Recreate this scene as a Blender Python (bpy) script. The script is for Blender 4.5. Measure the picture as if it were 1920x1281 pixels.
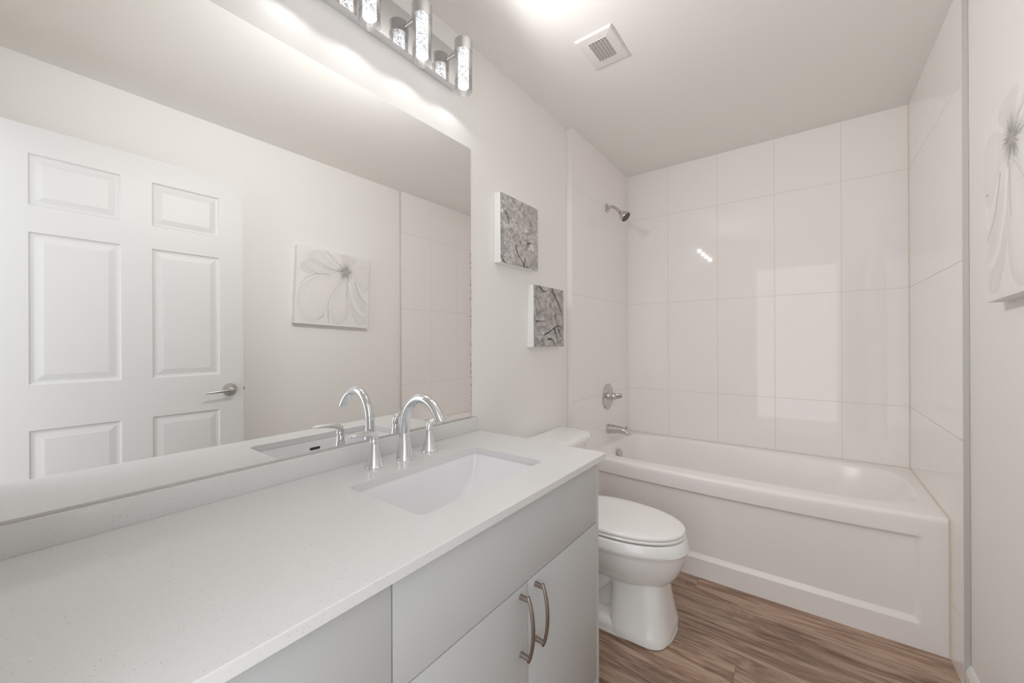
import bpy, bmesh, math, random
import numpy as np
from mathutils import Vector, Matrix
PI = math.pi
scn = bpy.context.scene
for o in list(bpy.data.objects): bpy.data.objects.remove(o)

# ---------------------------------------------------------------- camera
F_PX, YAW, ROLL = 736.54, 0.64484, -0.004729
CAM = Vector((1.1161, 0.0115, 1.2059))
fw = Vector((-math.sin(YAW), math.cos(YAW), 0.00014)).normalized()
r0 = Vector((math.cos(YAW), math.sin(YAW), 0)); u0 = r0.cross(fw)
rt = math.cos(ROLL) * r0 + math.sin(ROLL) * u0
up = -math.sin(ROLL) * r0 + math.cos(ROLL) * u0
cd = bpy.data.cameras.new('camera'); cam = bpy.data.objects.new('camera', cd)
scn.collection.objects.link(cam); scn.camera = cam
cd.sensor_width = 36.0; cd.lens = F_PX / 1920 * 36.0; cd.clip_start = 0.005
M = Matrix.Identity(4)
for i in range(3):
    M[i][0], M[i][1], M[i][2], M[i][3] = rt[i], up[i], -fw[i], CAM[i]
cam.matrix_world = M

# ---------------------------------------------------------------- daylight from the hallway, exposure
WORLD = 1.35
LAMP = 1.7
SPOT = 0.19
OUT_FILL = 5.7  # strength of the fill spots added in front of the lamps
w = bpy.data.worlds.new('world'); scn.world = w; w.use_nodes = True
bg = w.node_tree.nodes['Background']
bg.inputs[0].default_value = (0.95, 0.975, 1.0, 1); bg.inputs[1].default_value = WORLD
scn.view_settings.view_transform = 'Standard'
try: scn.view_settings.look = 'None'
except Exception: pass
scn.view_settings.gamma = 1.0; scn.view_settings.exposure = 0.63
scn.view_settings.use_curve_mapping = False
scn.cycles.max_bounces = 20; scn.cycles.diffuse_bounces = 14; scn.cycles.glossy_bounces = 8; scn.cycles.transparent_max_bounces = 16
pl = bpy.data.lights.new('doorway_portal', 'AREA'); pl.shape = 'RECTANGLE'; pl.size = 0.79; pl.size_y = 2.08
pl.cycles.is_portal = True
plo = bpy.data.objects.new('doorway_portal', pl); scn.collection.objects.link(plo)
plo.location = (0.995, -0.16, 1.04); plo.rotation_euler = (-PI / 2, 0, PI)

# ---------------------------------------------------------------- dimensions (metres)
XR, D, ZC = 1.5605, 2.91, 2.44          # painted right wall, tiled end wall, ceiling
TL, TR, TY = 0.0356, 1.5439, 2.032      # tile faces left and right, front edge of the tile
COLS = {}

# ---------------------------------------------------------------- helpers
def wloc(o):
    v = Vector((0, 0, 0))
    while o is not None:
        v = v + o.location; o = o.parent
    return v

def obj(name, bm, mat, parent=None, sharp=35, recenter=True, mats=None):
    bmesh.ops.recalc_face_normals(bm, faces=bm.faces)
    bm.normal_update()
    lim = math.radians(sharp)
    for e in bm.edges:
        e.smooth = len(e.link_faces) == 2 and e.calc_face_angle(0) < lim
    for f in bm.faces: f.smooth = True
    pw = wloc(parent) if parent else Vector((0, 0, 0))
    if recenter:
        xs = [v.co.x for v in bm.verts]; ys = [v.co.y for v in bm.verts]; zs = [v.co.z for v in bm.verts]
        c = Vector(((min(xs) + max(xs)) / 2, (min(ys) + max(ys)) / 2, min(zs)))
    else: c = Vector((0, 0, 0))
    bmesh.ops.translate(bm, verts=bm.verts, vec=-c)
    me = bpy.data.meshes.new(name); bm.to_mesh(me); bm.free()
    for m in (mats or [mat]): me.materials.append(m)
    o = bpy.data.objects.new(name, me); scn.collection.objects.link(o)
    if parent: o.parent = parent
    o.location = c - pw
    return o

def tag(o, label, cat, group=None):
    o['label'] = label; o['category'] = cat
    if group: o['group'] = group
    return o

def thing(name, loc, label, cat, group=None):
    o = bpy.data.objects.new(name, None); scn.collection.objects.link(o)
    o.empty_display_size = 0.05; o.location = loc
    return tag(o, label, cat, group)

def struct(name, bm, mat, **k):
    o = obj(name, bm, mat, recenter=False, **k); o['kind'] = 'structure'; return o

def box(bm, lo, hi, bev=0.0, seg=2):
    g = bmesh.ops.create_cube(bm, size=1.0)
    vs = g['verts']
    for v in vs:
        v.co = Vector([lo[i] + (v.co[i] + 0.5) * (hi[i] - lo[i]) for i in range(3)])
    if bev > 0:
        es = list({e for v in vs for e in v.link_edges})
        bmesh.ops.bevel(bm, geom=es, offset=bev, segments=seg, affect='EDGES', profile=0.5)

def B(lo, hi, bev=0.0, seg=2):
    bm = bmesh.new(); box(bm, lo, hi, bev, seg); return bm

def loft(bm, rings, cap0=True, cap1=True, closed=False):
    R = [[bm.verts.new(p) for p in r] for r in rings]
    n = len(R[0]); K = len(R)
    for k in range(K if closed else K - 1):
        a, b = R[k], R[(k + 1) % K]
        for i in range(n):
            j = (i + 1) % n
            try: bm.faces.new((a[i], a[j], b[j], b[i]))
            except ValueError: pass
    if cap0 and not closed: bm.faces.new(R[0])
    if cap1 and not closed: bm.faces.new(list(reversed(R[-1])))
    return R

def tube(bm, pts, rad, n=20, cap=True, flat=None):
    """sweep an ellipse along pts; rad may be a list of (a, b) pairs; flat = fixed side vector"""
    pts = [Vector(p) for p in pts]; rings = []
    if not isinstance(rad, (list, tuple)): rad = [rad] * len(pts)
    prev = None
    for i, p in enumerate(pts):
        t = (pts[min(i + 1, len(pts) - 1)] - pts[max(i - 1, 0)]).normalized()
        if flat is not None: s = Vector(flat); s = (s - t * s.dot(t)).normalized()
        elif prev is None:
            s = t.orthogonal().normalized()
        else: s = (prev - t * prev.dot(t)).normalized()
        prev = s; q = t.cross(s)
        r = rad[i]; a, b = r if isinstance(r, (list, tuple)) else (r, r)
        rings.append([p + s * a * math.cos(2 * PI * k / n) + q * b * math.sin(2 * PI * k / n) for k in range(n)])
    return loft(bm, rings, cap, cap)

def lathe(bm, o, ax, prof, n=32, cap=True):
    """prof: list of (distance along ax, radius)"""
    o = Vector(o); ax = Vector(ax).normalized(); s = ax.orthogonal().normalized(); q = ax.cross(s)
    rings = [[o + ax * h + (s * math.cos(2 * PI * k / n) + q * math.sin(2 * PI * k / n)) * max(r, 1e-5) for k in range(n)] for h, r in prof]
    return loft(bm, rings, cap, cap)

def rrect(x0, x1, y0, y1, r, z, seg=8):
    out = []
    for cx, cy, a0 in ((x1 - r, y1 - r, 0), (x0 + r, y1 - r, 90), (x0 + r, y0 + r, 180), (x1 - r, y0 + r, 270)):
        for k in range(seg + 1):
            a = math.radians(a0 + 90 * k / seg)
            out.append(Vector((cx + r * math.cos(a), cy + r * math.sin(a), z)))
    return out

def bez(pts, n=24):
    """Catmull-Rom through pts"""
    P = [Vector(p) for p in pts]; P = [2 * P[0] - P[1]] + P + [2 * P[-1] - P[-2]]
    out = []
    m = len(P) - 3
    for i in range(m):
        p0, p1, p2, p3 = P[i:i + 4]
        for k in range(n):
            t = k / n
            out.append(0.5 * ((2 * p1) + (-p0 + p2) * t + (2 * p0 - 5 * p1 + 4 * p2 - p3) * t * t + (-p0 + 3 * p1 - 3 * p2 + p3) * t ** 3))
    out.append(P[-2]); return out

# ---------------------------------------------------------------- materials
def mat(name, col, rough=0.5, metal=0.0, spec=0.5, coat=0.0, bump=None):
    m = bpy.data.materials.new(name); m.use_nodes = True
    nt = m.node_tree; b = nt.nodes['Principled BSDF']
    b.inputs['Base Color'].default_value = (*col, 1); b.inputs['Roughness'].default_value = rough
    b.inputs['Metallic'].default_value = metal; b.inputs['Specular IOR Level'].default_value = spec
    b.inputs['Coat Weight'].default_value = coat
    if bump:
        sc, st, dist = bump
        tc = nt.nodes.new('ShaderNodeTexCoord'); nz = nt.nodes.new('ShaderNodeTexNoise'); bp = nt.nodes.new('ShaderNodeBump')
        nz.inputs['Scale'].default_value = sc; nz.inputs['Detail'].default_value = 3
        bp.inputs['Strength'].default_value = st; bp.inputs['Distance'].default_value = dist
        nt.links.new(tc.outputs['Object'], nz.inputs['Vector']); nt.links.new(nz.outputs['Fac'], bp.inputs['Height'])
        nt.links.new(bp.outputs['Normal'], b.inputs['Normal'])
    return m

class NT:
    def __init__(s, m): s.m = m; s.t = m.node_tree; s.b = s.t.nodes['Principled BSDF']
    def n(s, k, **kw):
        x = s.t.nodes.new('ShaderNode' + k)
        for a, v in kw.items(): setattr(x, a, v)
        return x
    def l(s, a, b): s.t.links.new(a, b)
    def math(s, op, a, b=None, c=None):
        x = s.n('Math', operation=op)
        for i, v in enumerate((a, b, c)):
            if v is None: continue
            if isinstance(v, (int, float)): x.inputs[i].default_value = v
            else: s.l(v, x.inputs[i])
        return x.outputs[0]
    def ramp(s, fac, stops, interp='LINEAR'):
        x = s.n('ValToRGB'); x.color_ramp.interpolation = interp
        e = x.color_ramp.elements
        e[0].position, e[0].color = stops[0][0], (*stops[0][1], 1)
        e[1].position, e[1].color = stops[-1][0], (*stops[-1][1], 1)
        for p, c in stops[1:-1]:
            q = e.new(p); q.color = (*c, 1)
        s.l(fac, x.inputs[0]); return x.outputs[0]
    def mix(s, f, a, b, mode='MIX'):
        x = s.n('MixRGB', blend_type=mode)
        for i, v in enumerate((f, a, b)):
            if isinstance(v, (int, float)): x.inputs[i].default_value = v
            elif isinstance(v, tuple): x.inputs[i].default_value = (*v, 1)
            else: s.l(v, x.inputs[i])
        return x.outputs[0]

paint = mat('wall_paint', (0.875, 0.866, 0.85), 0.55, spec=0.3, bump=(260, 0.05, 0.002))
ceil_m = mat('ceiling_paint', (0.88, 0.866, 0.845), 0.7, spec=0.2, bump=(180, 0.08, 0.002))
white_trim = mat('white_trim', (0.84, 0.83, 0.82), 0.35)
door_m = mat('door_paint', (0.70, 0.70, 0.70), 0.4, spec=0.4, bump=(60, 0.03, 0.002))
cab_m = mat('cabinet_laminate', (0.56, 0.575, 0.58), 0.38, spec=0.4)
cab_edge = mat('cabinet_side', (0.60, 0.595, 0.59), 0.4)
chrome = mat('polished_chrome', (0.80, 0.81, 0.83), 0.06, 1.0)
chrome2 = mat('worn_chrome', (0.62, 0.60, 0.585), 0.16, 1.0)
satin = mat('satin_nickel', (0.60, 0.585, 0.56), 0.28, 1.0)
bronze = mat('antique_nickel', (0.36, 0.31, 0.275), 0.30, 1.0)
capm = mat('satin_cap', (0.66, 0.655, 0.65), 0.32, 1.0)
plate_m = mat('mirror_chrome', (0.78, 0.775, 0.775), 0.035, 1.0)
dark = mat('dark_void', (0.05, 0.04, 0.036), 0.8)
grille_m = mat('grille_plastic', (0.62, 0.57, 0.55), 0.5)
vent_m = mat('vent_plastic', (0.80, 0.775, 0.76), 0.4)
china = mat('white_china', (0.89, 0.90, 0.895), 0.09, spec=0.5, coat=0.3)
seat_m = mat('seat_plastic', (0.91, 0.905, 0.90), 0.18, spec=0.5)
basin_m = mat('sink_china', (0.86, 0.855, 0.88), 0.10, spec=0.5, coat=0.3)
tub_m = mat('tub_acrylic', (0.915, 0.890, 0.882), 0.26, spec=0.5)
caulk = mat('caulk', (0.74, 0.66, 0.55), 0.6)
strip_m = mat('edge_strip', (0.62, 0.60, 0.585), 0.35, 0.3)
strip_w = mat('edge_strip_white', (0.84, 0.81, 0.80), 0.25)
rubber_gap_dark = mat('spray_face', (0.10, 0.085, 0.07), 0.5)  # shower spray face; also the dark painted shade under the toilet seat
canvas_side = mat('canvas_side', (0.88, 0.875, 0.865), 0.8, bump=(700, 0.2, 0.001))

# quartz counter
quartz = mat('quartz', (0.84, 0.835, 0.825), 0.16, spec=0.5)
N = NT(quartz); tc = N.n('TexCoord'); v = N.n('TexVoronoi'); v.inputs['Scale'].default_value = 330
N.l(tc.outputs['Object'], v.inputs['Vector'])
nz = N.n('TexNoise'); nz.inputs['Scale'].default_value = 190; N.l(tc.outputs['Object'], nz.inputs['Vector'])
s1 = N.math('LESS_THAN', v.outputs['Distance'], 0.30)
sel = N.math('GREATER_THAN', nz.outputs['Fac'], 0.60)
c1 = N.mix(N.math('MULTIPLY', N.math('MULTIPLY', s1, sel), 0.75), (0.735, 0.74, 0.74), (0.48, 0.47, 0.46))
N.l(c1, N.b.inputs['Base Color'])

# mirror with a few spots of lost silvering along its right edge
mirror_m = mat('mirror_silver', (0.90, 0.905, 0.895), 0.0, 1.0)
N = NT(mirror_m); tc = N.n('TexCoord'); sp = N.n('SeparateXYZ'); N.l(tc.outputs['Object'], sp.inputs[0])
v = N.n('TexNoise'); v.inputs['Scale'].default_value = 230; N.l(tc.outputs['Object'], v.inputs['Vector'])
ed = N.math('GREATER_THAN', sp.outputs['Y'], 0.5928)
ed = N.math('MULTIPLY', ed, N.math('LESS_THAN', sp.outputs['Z'], 0.68))
msk = N.math('MULTIPLY', ed, N.math('GREATER_THAN', v.outputs['Fac'], 0.60))
N.l(N.mix(msk, (0.90, 0.905, 0.895), (0.10, 0.10, 0.10)), N.b.inputs['Base Color'])

# glazed wall tile, grid in world metres
def tile_mat(name, axis, origin, gw=0.0026, gc=(0.74, 0.675, 0.60)):
    m = mat(name, (0.80, 0.735, 0.71), 0.06, spec=0.5, coat=0.0)
    N = NT(m); tc = N.n('TexCoord'); sp = N.n('SeparateXYZ'); N.l(tc.outputs['Object'], sp.inputs[0])
    def groove(src, org, pitch, wdt):
        a = N.math('DIVIDE', N.math('SUBTRACT', src, org), pitch)
        fr = N.math('ABSOLUTE', N.math('SUBTRACT', N.math('FRACT', N.math('ADD', a, 0.5)), 0.5))
        return N.math('LESS_THAN', fr, wdt / pitch / 2)
    ga = groove(sp.outputs[axis], origin, 0.315, gw)
    gz = groove(sp.outputs['Z'], 0.2310, 0.6240, 0.0026)
    g = N.math('MAXIMUM', ga, gz)
    nz = N.n('TexNoise'); nz.inputs['Scale'].default_value = 1.3; N.l(tc.outputs['Object'], nz.inputs['Vector'])
    base = N.ramp(nz.outputs['Fac'], [(0.3, (0.90, 0.876, 0.864)), (0.7, (0.91, 0.886, 0.874))])
    N.l(N.mix(g, base, gc), N.b.inputs['Base Color'])
    N.l(N.math('ADD', N.math('MULTIPLY', g, 0.6), 0.03), N.b.inputs['Roughness'])
    n2 = N.n('TexNoise'); n2.inputs['Scale'].default_value = 5; n2.inputs['Detail'].default_value = 1; N.l(tc.outputs['Object'], n2.inputs['Vector'])
    h = N.math('SUBTRACT', N.math('MULTIPLY', n2.outputs['Fac'], 0.25), g)
    bp = N.n('Bump'); bp.inputs['Strength'].default_value = 0.25; bp.inputs['Distance'].default_value = 0.001
    N.l(h, bp.inputs['Height']); N.l(bp.outputs['Normal'], N.b.inputs['Normal'])
    return m
tile_back = tile_mat('tile_end_wall', 'X', 0.3262)
tile_side = tile_mat('tile_side_wall', 'Y', 2.352, 0.0018, (0.70, 0.64, 0.58))

# vinyl plank floor: boards run along x
floor_m = mat('plank_floor', (0.3, 0.22, 0.17), 0.38, spec=0.35)
N = NT(floor_m); tc = N.n('TexCoord'); sp = N.n('SeparateXYZ'); N.l(tc.outputs['Object'], sp.inputs[0])
PW, PL = 0.186, 1.22
ry = N.math('DIVIDE', N.math('SUBTRACT', sp.outputs['Y'], 2.043), PW)
row = N.math('FLOOR', ry)
wn = N.n('TexWhiteNoise', noise_dimensions='1D'); N.l(N.math('ADD', row, 7.31), wn.inputs['W'])
ox = N.math('ADD', N.math('DIVIDE', N.math('SUBTRACT', sp.outputs['X'], 0.673), PL), N.math('ADD', N.math('MULTIPLY', N.math('MULTIPLY', row, row), 0.931), N.math('MULTIPLY', N.math('ABSOLUTE', row), -1.855)))
colx = N.math('FLOOR', ox)
wn2 = N.n('TexWhiteNoise', noise_dimensions='2D')
cb = N.n('CombineXYZ'); N.l(row, cb.inputs[0]); N.l(colx, cb.inputs[1]); N.l(cb.outputs[0], wn2.inputs['Vector'])
rnd = wn2.outputs['Value']
cv = N.n('CombineXYZ')
N.l(N.math('ADD', sp.outputs['X'], N.math('MULTIPLY', rnd, 37.0)), cv.inputs[0])
N.l(N.math('ADD', sp.outputs['Y'], N.math('MULTIPLY', rnd, 11.0)), cv.inputs[1])
mp = N.n('Mapping'); mp.inputs['Scale'].default_value = (1.6, 13, 1); N.l(cv.outputs[0], mp.inputs[0])
g1 = N.n('TexNoise'); g1.inputs['Scale'].default_value = 1.6; g1.inputs['Detail'].default_value = 6; g1.inputs['Roughness'].default_value = 0.62; g1.inputs['Distortion'].default_value = 1.1
N.l(mp.outputs[0], g1.inputs['Vector'])
mp2 = N.n('Mapping'); mp2.inputs['Scale'].default_value = (5, 170, 1); N.l(cv.outputs[0], mp2.inputs[0])
g2 = N.n('TexNoise'); g2.inputs['Scale'].default_value = 1.0; g2.inputs['Detail'].default_value = 4; N.l(mp2.outputs[0], g2.inputs['Vector'])
mp3 = N.n('Mapping'); mp3.inputs['Scale'].default_value = (1.1, 7.5, 1); N.l(cv.outputs[0], mp3.inputs[0])
g3 = N.n('TexWave', wave_type='RINGS', rings_direction='SPHERICAL'); g3.inputs['Scale'].default_value = 5.0; g3.inputs['Distortion'].default_value = 9.0; g3.inputs['Detail'].default_value = 2.5; g3.inputs['Detail Scale'].default_value = 0.8
N.l(mp3.outputs[0], g3.inputs['Vector'])
base = N.ramp(g1.outputs['Fac'], [(0.32, (0.15, 0.088, 0.058)), (0.44, (0.31, 0.208, 0.150)), (0.54, (0.46, 0.335, 0.255)), (0.72, (0.57, 0.435, 0.345))])
fine = N.ramp(g2.outputs['Fac'], [(0.35, (0.72, 0.72, 0.72)), (0.6, (1.06, 1.06, 1.06))])
c = N.mix(0.75, base, fine, 'MULTIPLY')
ringc = N.ramp(g3.outputs['Fac'], [(0.2, (0.72, 0.70, 0.68)), (0.6, (1.0, 1.0, 1.0))])
c = N.mix(0.5, c, ringc, 'MULTIPLY')
tone = N.ramp(rnd, [(0.0, (0.84, 0.84, 0.83)), (0.5, (1.0, 1.0, 1.0)), (1.0, (1.16, 1.12, 1.10))])
c = N.mix(1.0, c, tone, 'MULTIPLY')
def seam(src, wdt):
    fr = N.math('ABSOLUTE', N.math('SUBTRACT', N.math('FRACT', N.math('ADD', src, 0.5)), 0.5))
    return N.math('LESS_THAN', fr, wdt)
sm = N.math('MAXIMUM', seam(ry, 0.0012 / PW), seam(ox, 0.0010 / PL))
c = N.mix(N.math('MULTIPLY', sm, 0.55), c, (0.06, 0.04, 0.03))
N.l(c, N.b.inputs['Base Color'])
bp = N.n('Bump'); bp.inputs['Strength'].default_value = 0.15; bp.inputs['Distance'].default_value = 0.001
N.l(N.math('SUBTRACT', g2.outputs['Fac'], sm), bp.inputs['Height']); N.l(bp.outputs['Normal'], N.b.inputs['Normal'])

# clear lamp glass: see-through with a Fresnel sheen
glass = bpy.data.materials.new('clear_glass'); glass.use_nodes = True
nt = glass.node_tree; nt.nodes.clear()
out = nt.nodes.new('ShaderNodeOutputMaterial'); mx = nt.nodes.new('ShaderNodeMixShader')
tr = nt.nodes.new('ShaderNodeBsdfTransparent'); tr.inputs[0].default_value = (0.955, 0.955, 0.96, 1)
gl = nt.nodes.new('ShaderNodeBsdfGlossy'); gl.inputs['Roughness'].default_value = 0.03
lw = nt.nodes.new('ShaderNodeLayerWeight'); lw.inputs['Blend'].default_value = 0.22
nt.links.new(lw.outputs['Facing'], mx.inputs[0]); nt.links.new(tr.outputs[0], mx.inputs[1]); nt.links.new(gl.outputs[0], mx.inputs[2])
nt.links.new(mx.outputs[0], out.inputs[0])

# lit bubble crystal
def rod_mat(name, strength, lo):
    m = bpy.data.materials.new(name); m.use_nodes = True
    nt = m.node_tree; nt.nodes.clear()
    out = nt.nodes.new('ShaderNodeOutputMaterial'); em = nt.nodes.new('ShaderNodeEmission')
    tc = nt.nodes.new('ShaderNodeTexCoord'); vo = nt.nodes.new('ShaderNodeTexVoronoi'); vo.inputs['Scale'].default_value = 210
    nz = nt.nodes.new('ShaderNodeTexNoise'); nz.inputs['Scale'].default_value = 120; nz.inputs['Detail'].default_value = 3
    rp = nt.nodes.new('ShaderNodeValToRGB')
    rp.color_ramp.elements[0].position = 0.40; rp.color_ramp.elements[0].color = (lo, lo, lo * 1.02, 1)
    rp.color_ramp.elements[1].position = 0.62; rp.color_ramp.elements[1].color = (1, 1, 1, 1)
    mu = nt.nodes.new('ShaderNodeMath'); mu.operation = 'ADD'
    m2 = nt.nodes.new('ShaderNodeMath'); m2.operation = 'MULTIPLY'; m2.inputs[1].default_value = 0.5
    nt.links.new(tc.outputs['Object'], vo.inputs['Vector']); nt.links.new(tc.outputs['Object'], nz.inputs['Vector'])
    nt.links.new(vo.outputs['Distance'], mu.inputs[0]); nt.links.new(nz.outputs['Fac'], mu.inputs[1])
    nt.links.new(mu.outputs[0], m2.inputs[0]); nt.links.new(m2.outputs[0], rp.inputs[0])
    nt.links.new(rp.outputs[0], em.inputs[0]); em.inputs[1].default_value = strength
    nt.links.new(em.outputs[0], out.inputs[0])
    return m
rod_m = rod_mat('bubble_crystal', LAMP, 0.20)
glow_m = rod_mat('lit_crystal_end', LAMP, 0.5)

# ---------------------------------------------------------------- room shell
struct('floor', B((-0.1, -1.6, -0.08), (1.70, D + 0.1, 0.0)), floor_m)
struct('ceiling', B((-0.1, -0.13, ZC), (1.70, D + 0.1, ZC + 0.08)), ceil_m)
struct('wall_left', B((-0.1, -0.13, 0), (0, D + 0.1, ZC)), paint)
struct('wall_right', B((XR, -0.13, 0), (XR + 0.1, D + 0.1, ZC)), paint)
struct('wall_back', B((0, D, 0), (XR, D + 0.1, ZC)), tile_back)
bm = bmesh.new()
box(bm, (0, -0.13, 0), (0.60, -0.012, ZC)); box(bm, (1.39, -0.13, 0), (XR, -0.012, ZC)); box(bm, (0.60, -0.13, 2.095), (1.39, -0.012, ZC))
struct('wall_front', bm, paint)
struct('wall_alcove_left', B((0, TY, 0), (TL, D, ZC)), tile_side)
struct('wall_alcove_right', B((TR, TY, 0), (XR, D, ZC)), tile_side)
struct('trim_1', B((0.0005, TY - 0.003, 0), (TL - 0.001, TY, ZC - 0.0005), 0.0008, 1), strip_w)
struct('trim_2', B((TR + 0.001, TY - 0.003, 0), (XR - 0.0005, TY, ZC - 0.0005), 0.0008, 1), strip_m)
# caulk lines in the tiled corners
struct('trim_3', B((TR - 0.0025, D - 0.0025, 0.535), (TR, D, ZC)), caulk)
# baseboard on the painted right wall, from the door end to the tile, stepped profile
bm = bmesh.new()
prof = [(0, 0), (0.014, 0), (0.014, 0.062), (0.0115, 0.066), (0.0115, 0.071), (0.009, 0.0745), (0.009, 0.079), (0.0055, 0.084), (0.0035, 0.088), (0, 0.088)]
loft(bm, [[Vector((XR - a, y, b)) for a, b in prof] for y in (-0.012, TY - 0.004)])
struct('baseboard_right', bm, white_trim, sharp=20)
bm = bmesh.new()
loft(bm, [[Vector((a, y, b)) for a, b in prof] for y in (1.226, TY - 0.004)])
struct('baseboard_left', bm, white_trim, sharp=20)

# ---------------------------------------------------------------- open six-panel door
DX = 1.385; DT = 0.036; DY0, DY1, DZ0, DZ1 = -0.004, 0.853, 0.008, 2.083
bm = bmesh.new()
ys = [DY0, 0.105, 0.371, 0.477, 0.744, DY1]; zs = [DZ0, 0.24, 0.856, 1.040, 1.656, 1.764, 1.972, DZ1]
def door_face(x, s):
    vs = {(i, k): bm.verts.new((x, ys[i], zs[k])) for i in range(6) for k in range(8)}
    for i in range(5):
        for k in range(7):
            q = [vs[i, k], vs[i + 1, k], vs[i + 1, k + 1], vs[i, k + 1]]
            if i in (1, 3) and k in (1, 3, 5):
                prev = q
                for ins, dep in ((0.005, 0.006), (0.012, 0.0075), (0.016, 0.0075), (0.040, 0.002), (0.042, 0.002)):
                    y0, y1, z0, z1 = ys[i] + ins, ys[i + 1] - ins, zs[k] + ins, zs[k + 1] - ins
                    r = [bm.verts.new((x + s * dep, a, b)) for a, b in ((y0, z0), (y1, z0), (y1, z1), (y0, z1))]
                    for j in range(4): bm.faces.new((prev[j], prev[(j + 1) % 4], r[(j + 1) % 4], r[j]))
                    prev = r
                bm.faces.new(prev)
            else: bm.faces.new(q)
    return vs
a = door_face(DX, 1); b = door_face(DX + DT, -1)
for i in range(5):
    for k in (0, 7): bm.faces.new((a[i, k], a[i + 1, k], b[i + 1, k], b[i, k]))
for k in range(7):
    for i in (0, 5): bm.faces.new((a[i, k], a[i, k + 1], b[i, k + 1], b[i, k]))
door = obj('door_1', bm, door_m, sharp=12, recenter=False); door['kind'] = 'structure'
def lever(s, x0):
    bm = bmesh.new()
    lathe(bm, (x0, 0.788, 0.955), (s, 0, 0), [(0, 0.034), (0.004, 0.034), (0.009, 0.031), (0.011, 0.020), (0.012, 0.012), (0.046, 0.0115), (0.050, 0.010), (0.052, 0.006)], 36)
    pts = bez([(x0 + s * 0.043, 0.790, 0.956), (x0 + s * 0.047, 0.765, 0.954), (x0 + s * 0.049, 0.72, 0.951), (x0 + s * 0.047, 0.672, 0.948)], 8)
    tube(bm, pts, [(0.0085 - 0.004 * i / len(pts), 0.0045) for i in range(len(pts))], 14, flat=(0, 0, 1))
    return obj('door_handle', bm, satin, door)
lever(-1, DX); lever(1, DX + DT)
bm = B((DX + 0.006, DY1, 0.925), (DX + 0.030, DY1 + 0.0015, 0.985), 0.0005, 1)
box(bm, (DX + 0.011, DY1, 0.946), (DX + 0.025, DY1 + 0.010, 0.964), 0.003)
obj('latch_plate', bm, bronze, door)

# ---------------------------------------------------------------- wall mirror
t = thing('wall_mirror', (0.0, 0.61, 0.896), 'large frameless rectangular mirror above the vanity backsplash', 'mirror')
obj('mirror_glass', B((0.0005, 0.006, 0.8965), (0.006, 1.2085, 2.0033)), mirror_m, t)
bm = B((0.0003, 0.006, 0.8945), (0.0025, 1.2085, 0.8965))
box(bm, (0.0062, 0.006, 0.8945), (0.0082, 1.2085, 0.8995))
ch = obj('bottom_channel', bm, strip_m, t); ch['label'] = 'thin metal channel under the mirror'

# ---------------------------------------------------------------- vanity cabinet
CX, CY1, ZT = 0.56, 1.224, 0.8165
t = thing('vanity_cabinet', (0.28, 0.61, 0), 'pale grey vanity cabinet with slab doors below the quartz counter', 'cabinet')
bm = bmesh.new()
box(bm, (0.002, CY1 - 0.018, 0.0), (CX - 0.0005, CY1, ZT), 0.0008, 1)
box(bm, (0.002, -0.010, 0.0), (CX - 0.02, 0.006, ZT))
box(bm, (0.002, 0.006, 0.095), (CX - 0.021, CY1 - 0.018, 0.113))
box(bm, (0.002, 0.006, 0.113), (0.010, CY1 - 0.018, ZT))
box(bm, (0.49, 0.006, 0.0), (0.505, CY1 - 0.018, 0.095))
box(bm, (0.010, 0.405, 0.113), (CX - 0.021, 0.421, ZT))
obj('carcass', bm, cab_edge, t)
def front(name, y0, y1, z0, z1):
    return obj(name, B((CX - 0.019, y0, z0), (CX, y1, z1), 0.0012, 2), cab_m, t)
G = 0.0015
front('false_front', 0.4145 + G, CY1 - 0.0195, 0.612 + G, ZT - 0.004)
d1 = front('door', 0.4145 + G, 0.8125 - G, 0.10, 0.612 - G)
d2 = front('door', 0.8125 + G, CY1 - 0.0195, 0.10, 0.612 - G)
zz = [ZT - 0.004, 0.60, 0.36, 0.10]
for k in range(3): front('drawer', -0.008, 0.4145 - G, zz[k + 1] + G, zz[k] - (0 if k == 0 else G))
def bow(parent, y, z0, z1, y_post):
    bm = bmesh.new(); x = CX; n = 26
    zm = (z0 + z1) / 2; h = (z1 - z0) / 2
    for z in (z0 + 0.008, z1 - 0.008):
        lathe(bm, (x, y, z), (1, 0, 0), [(0, 0.0066), (0.002, 0.0062), (0.022, 0.0058), (0.026, 0.005)], 16)
    pts = [(x + 0.022 + 0.0145 * (1 - (2 * k / n - 1) ** 2) ** 0.85, y, z0 + (z1 - z0) * k / n) for k in range(n + 1)]
    tube(bm, pts, [(0.0058 - 0.0012 * abs(2 * k / n - 1), 0.0042) for k in range(n + 1)], 16, flat=(0, 1, 0))
    return obj('bow_handle', bm, bronze, parent)
bow(d2, 0.8445, 0.4425, 0.5975, 0)
bow(d1, 0.7805, 0.4425, 0.5975, 0)

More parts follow.
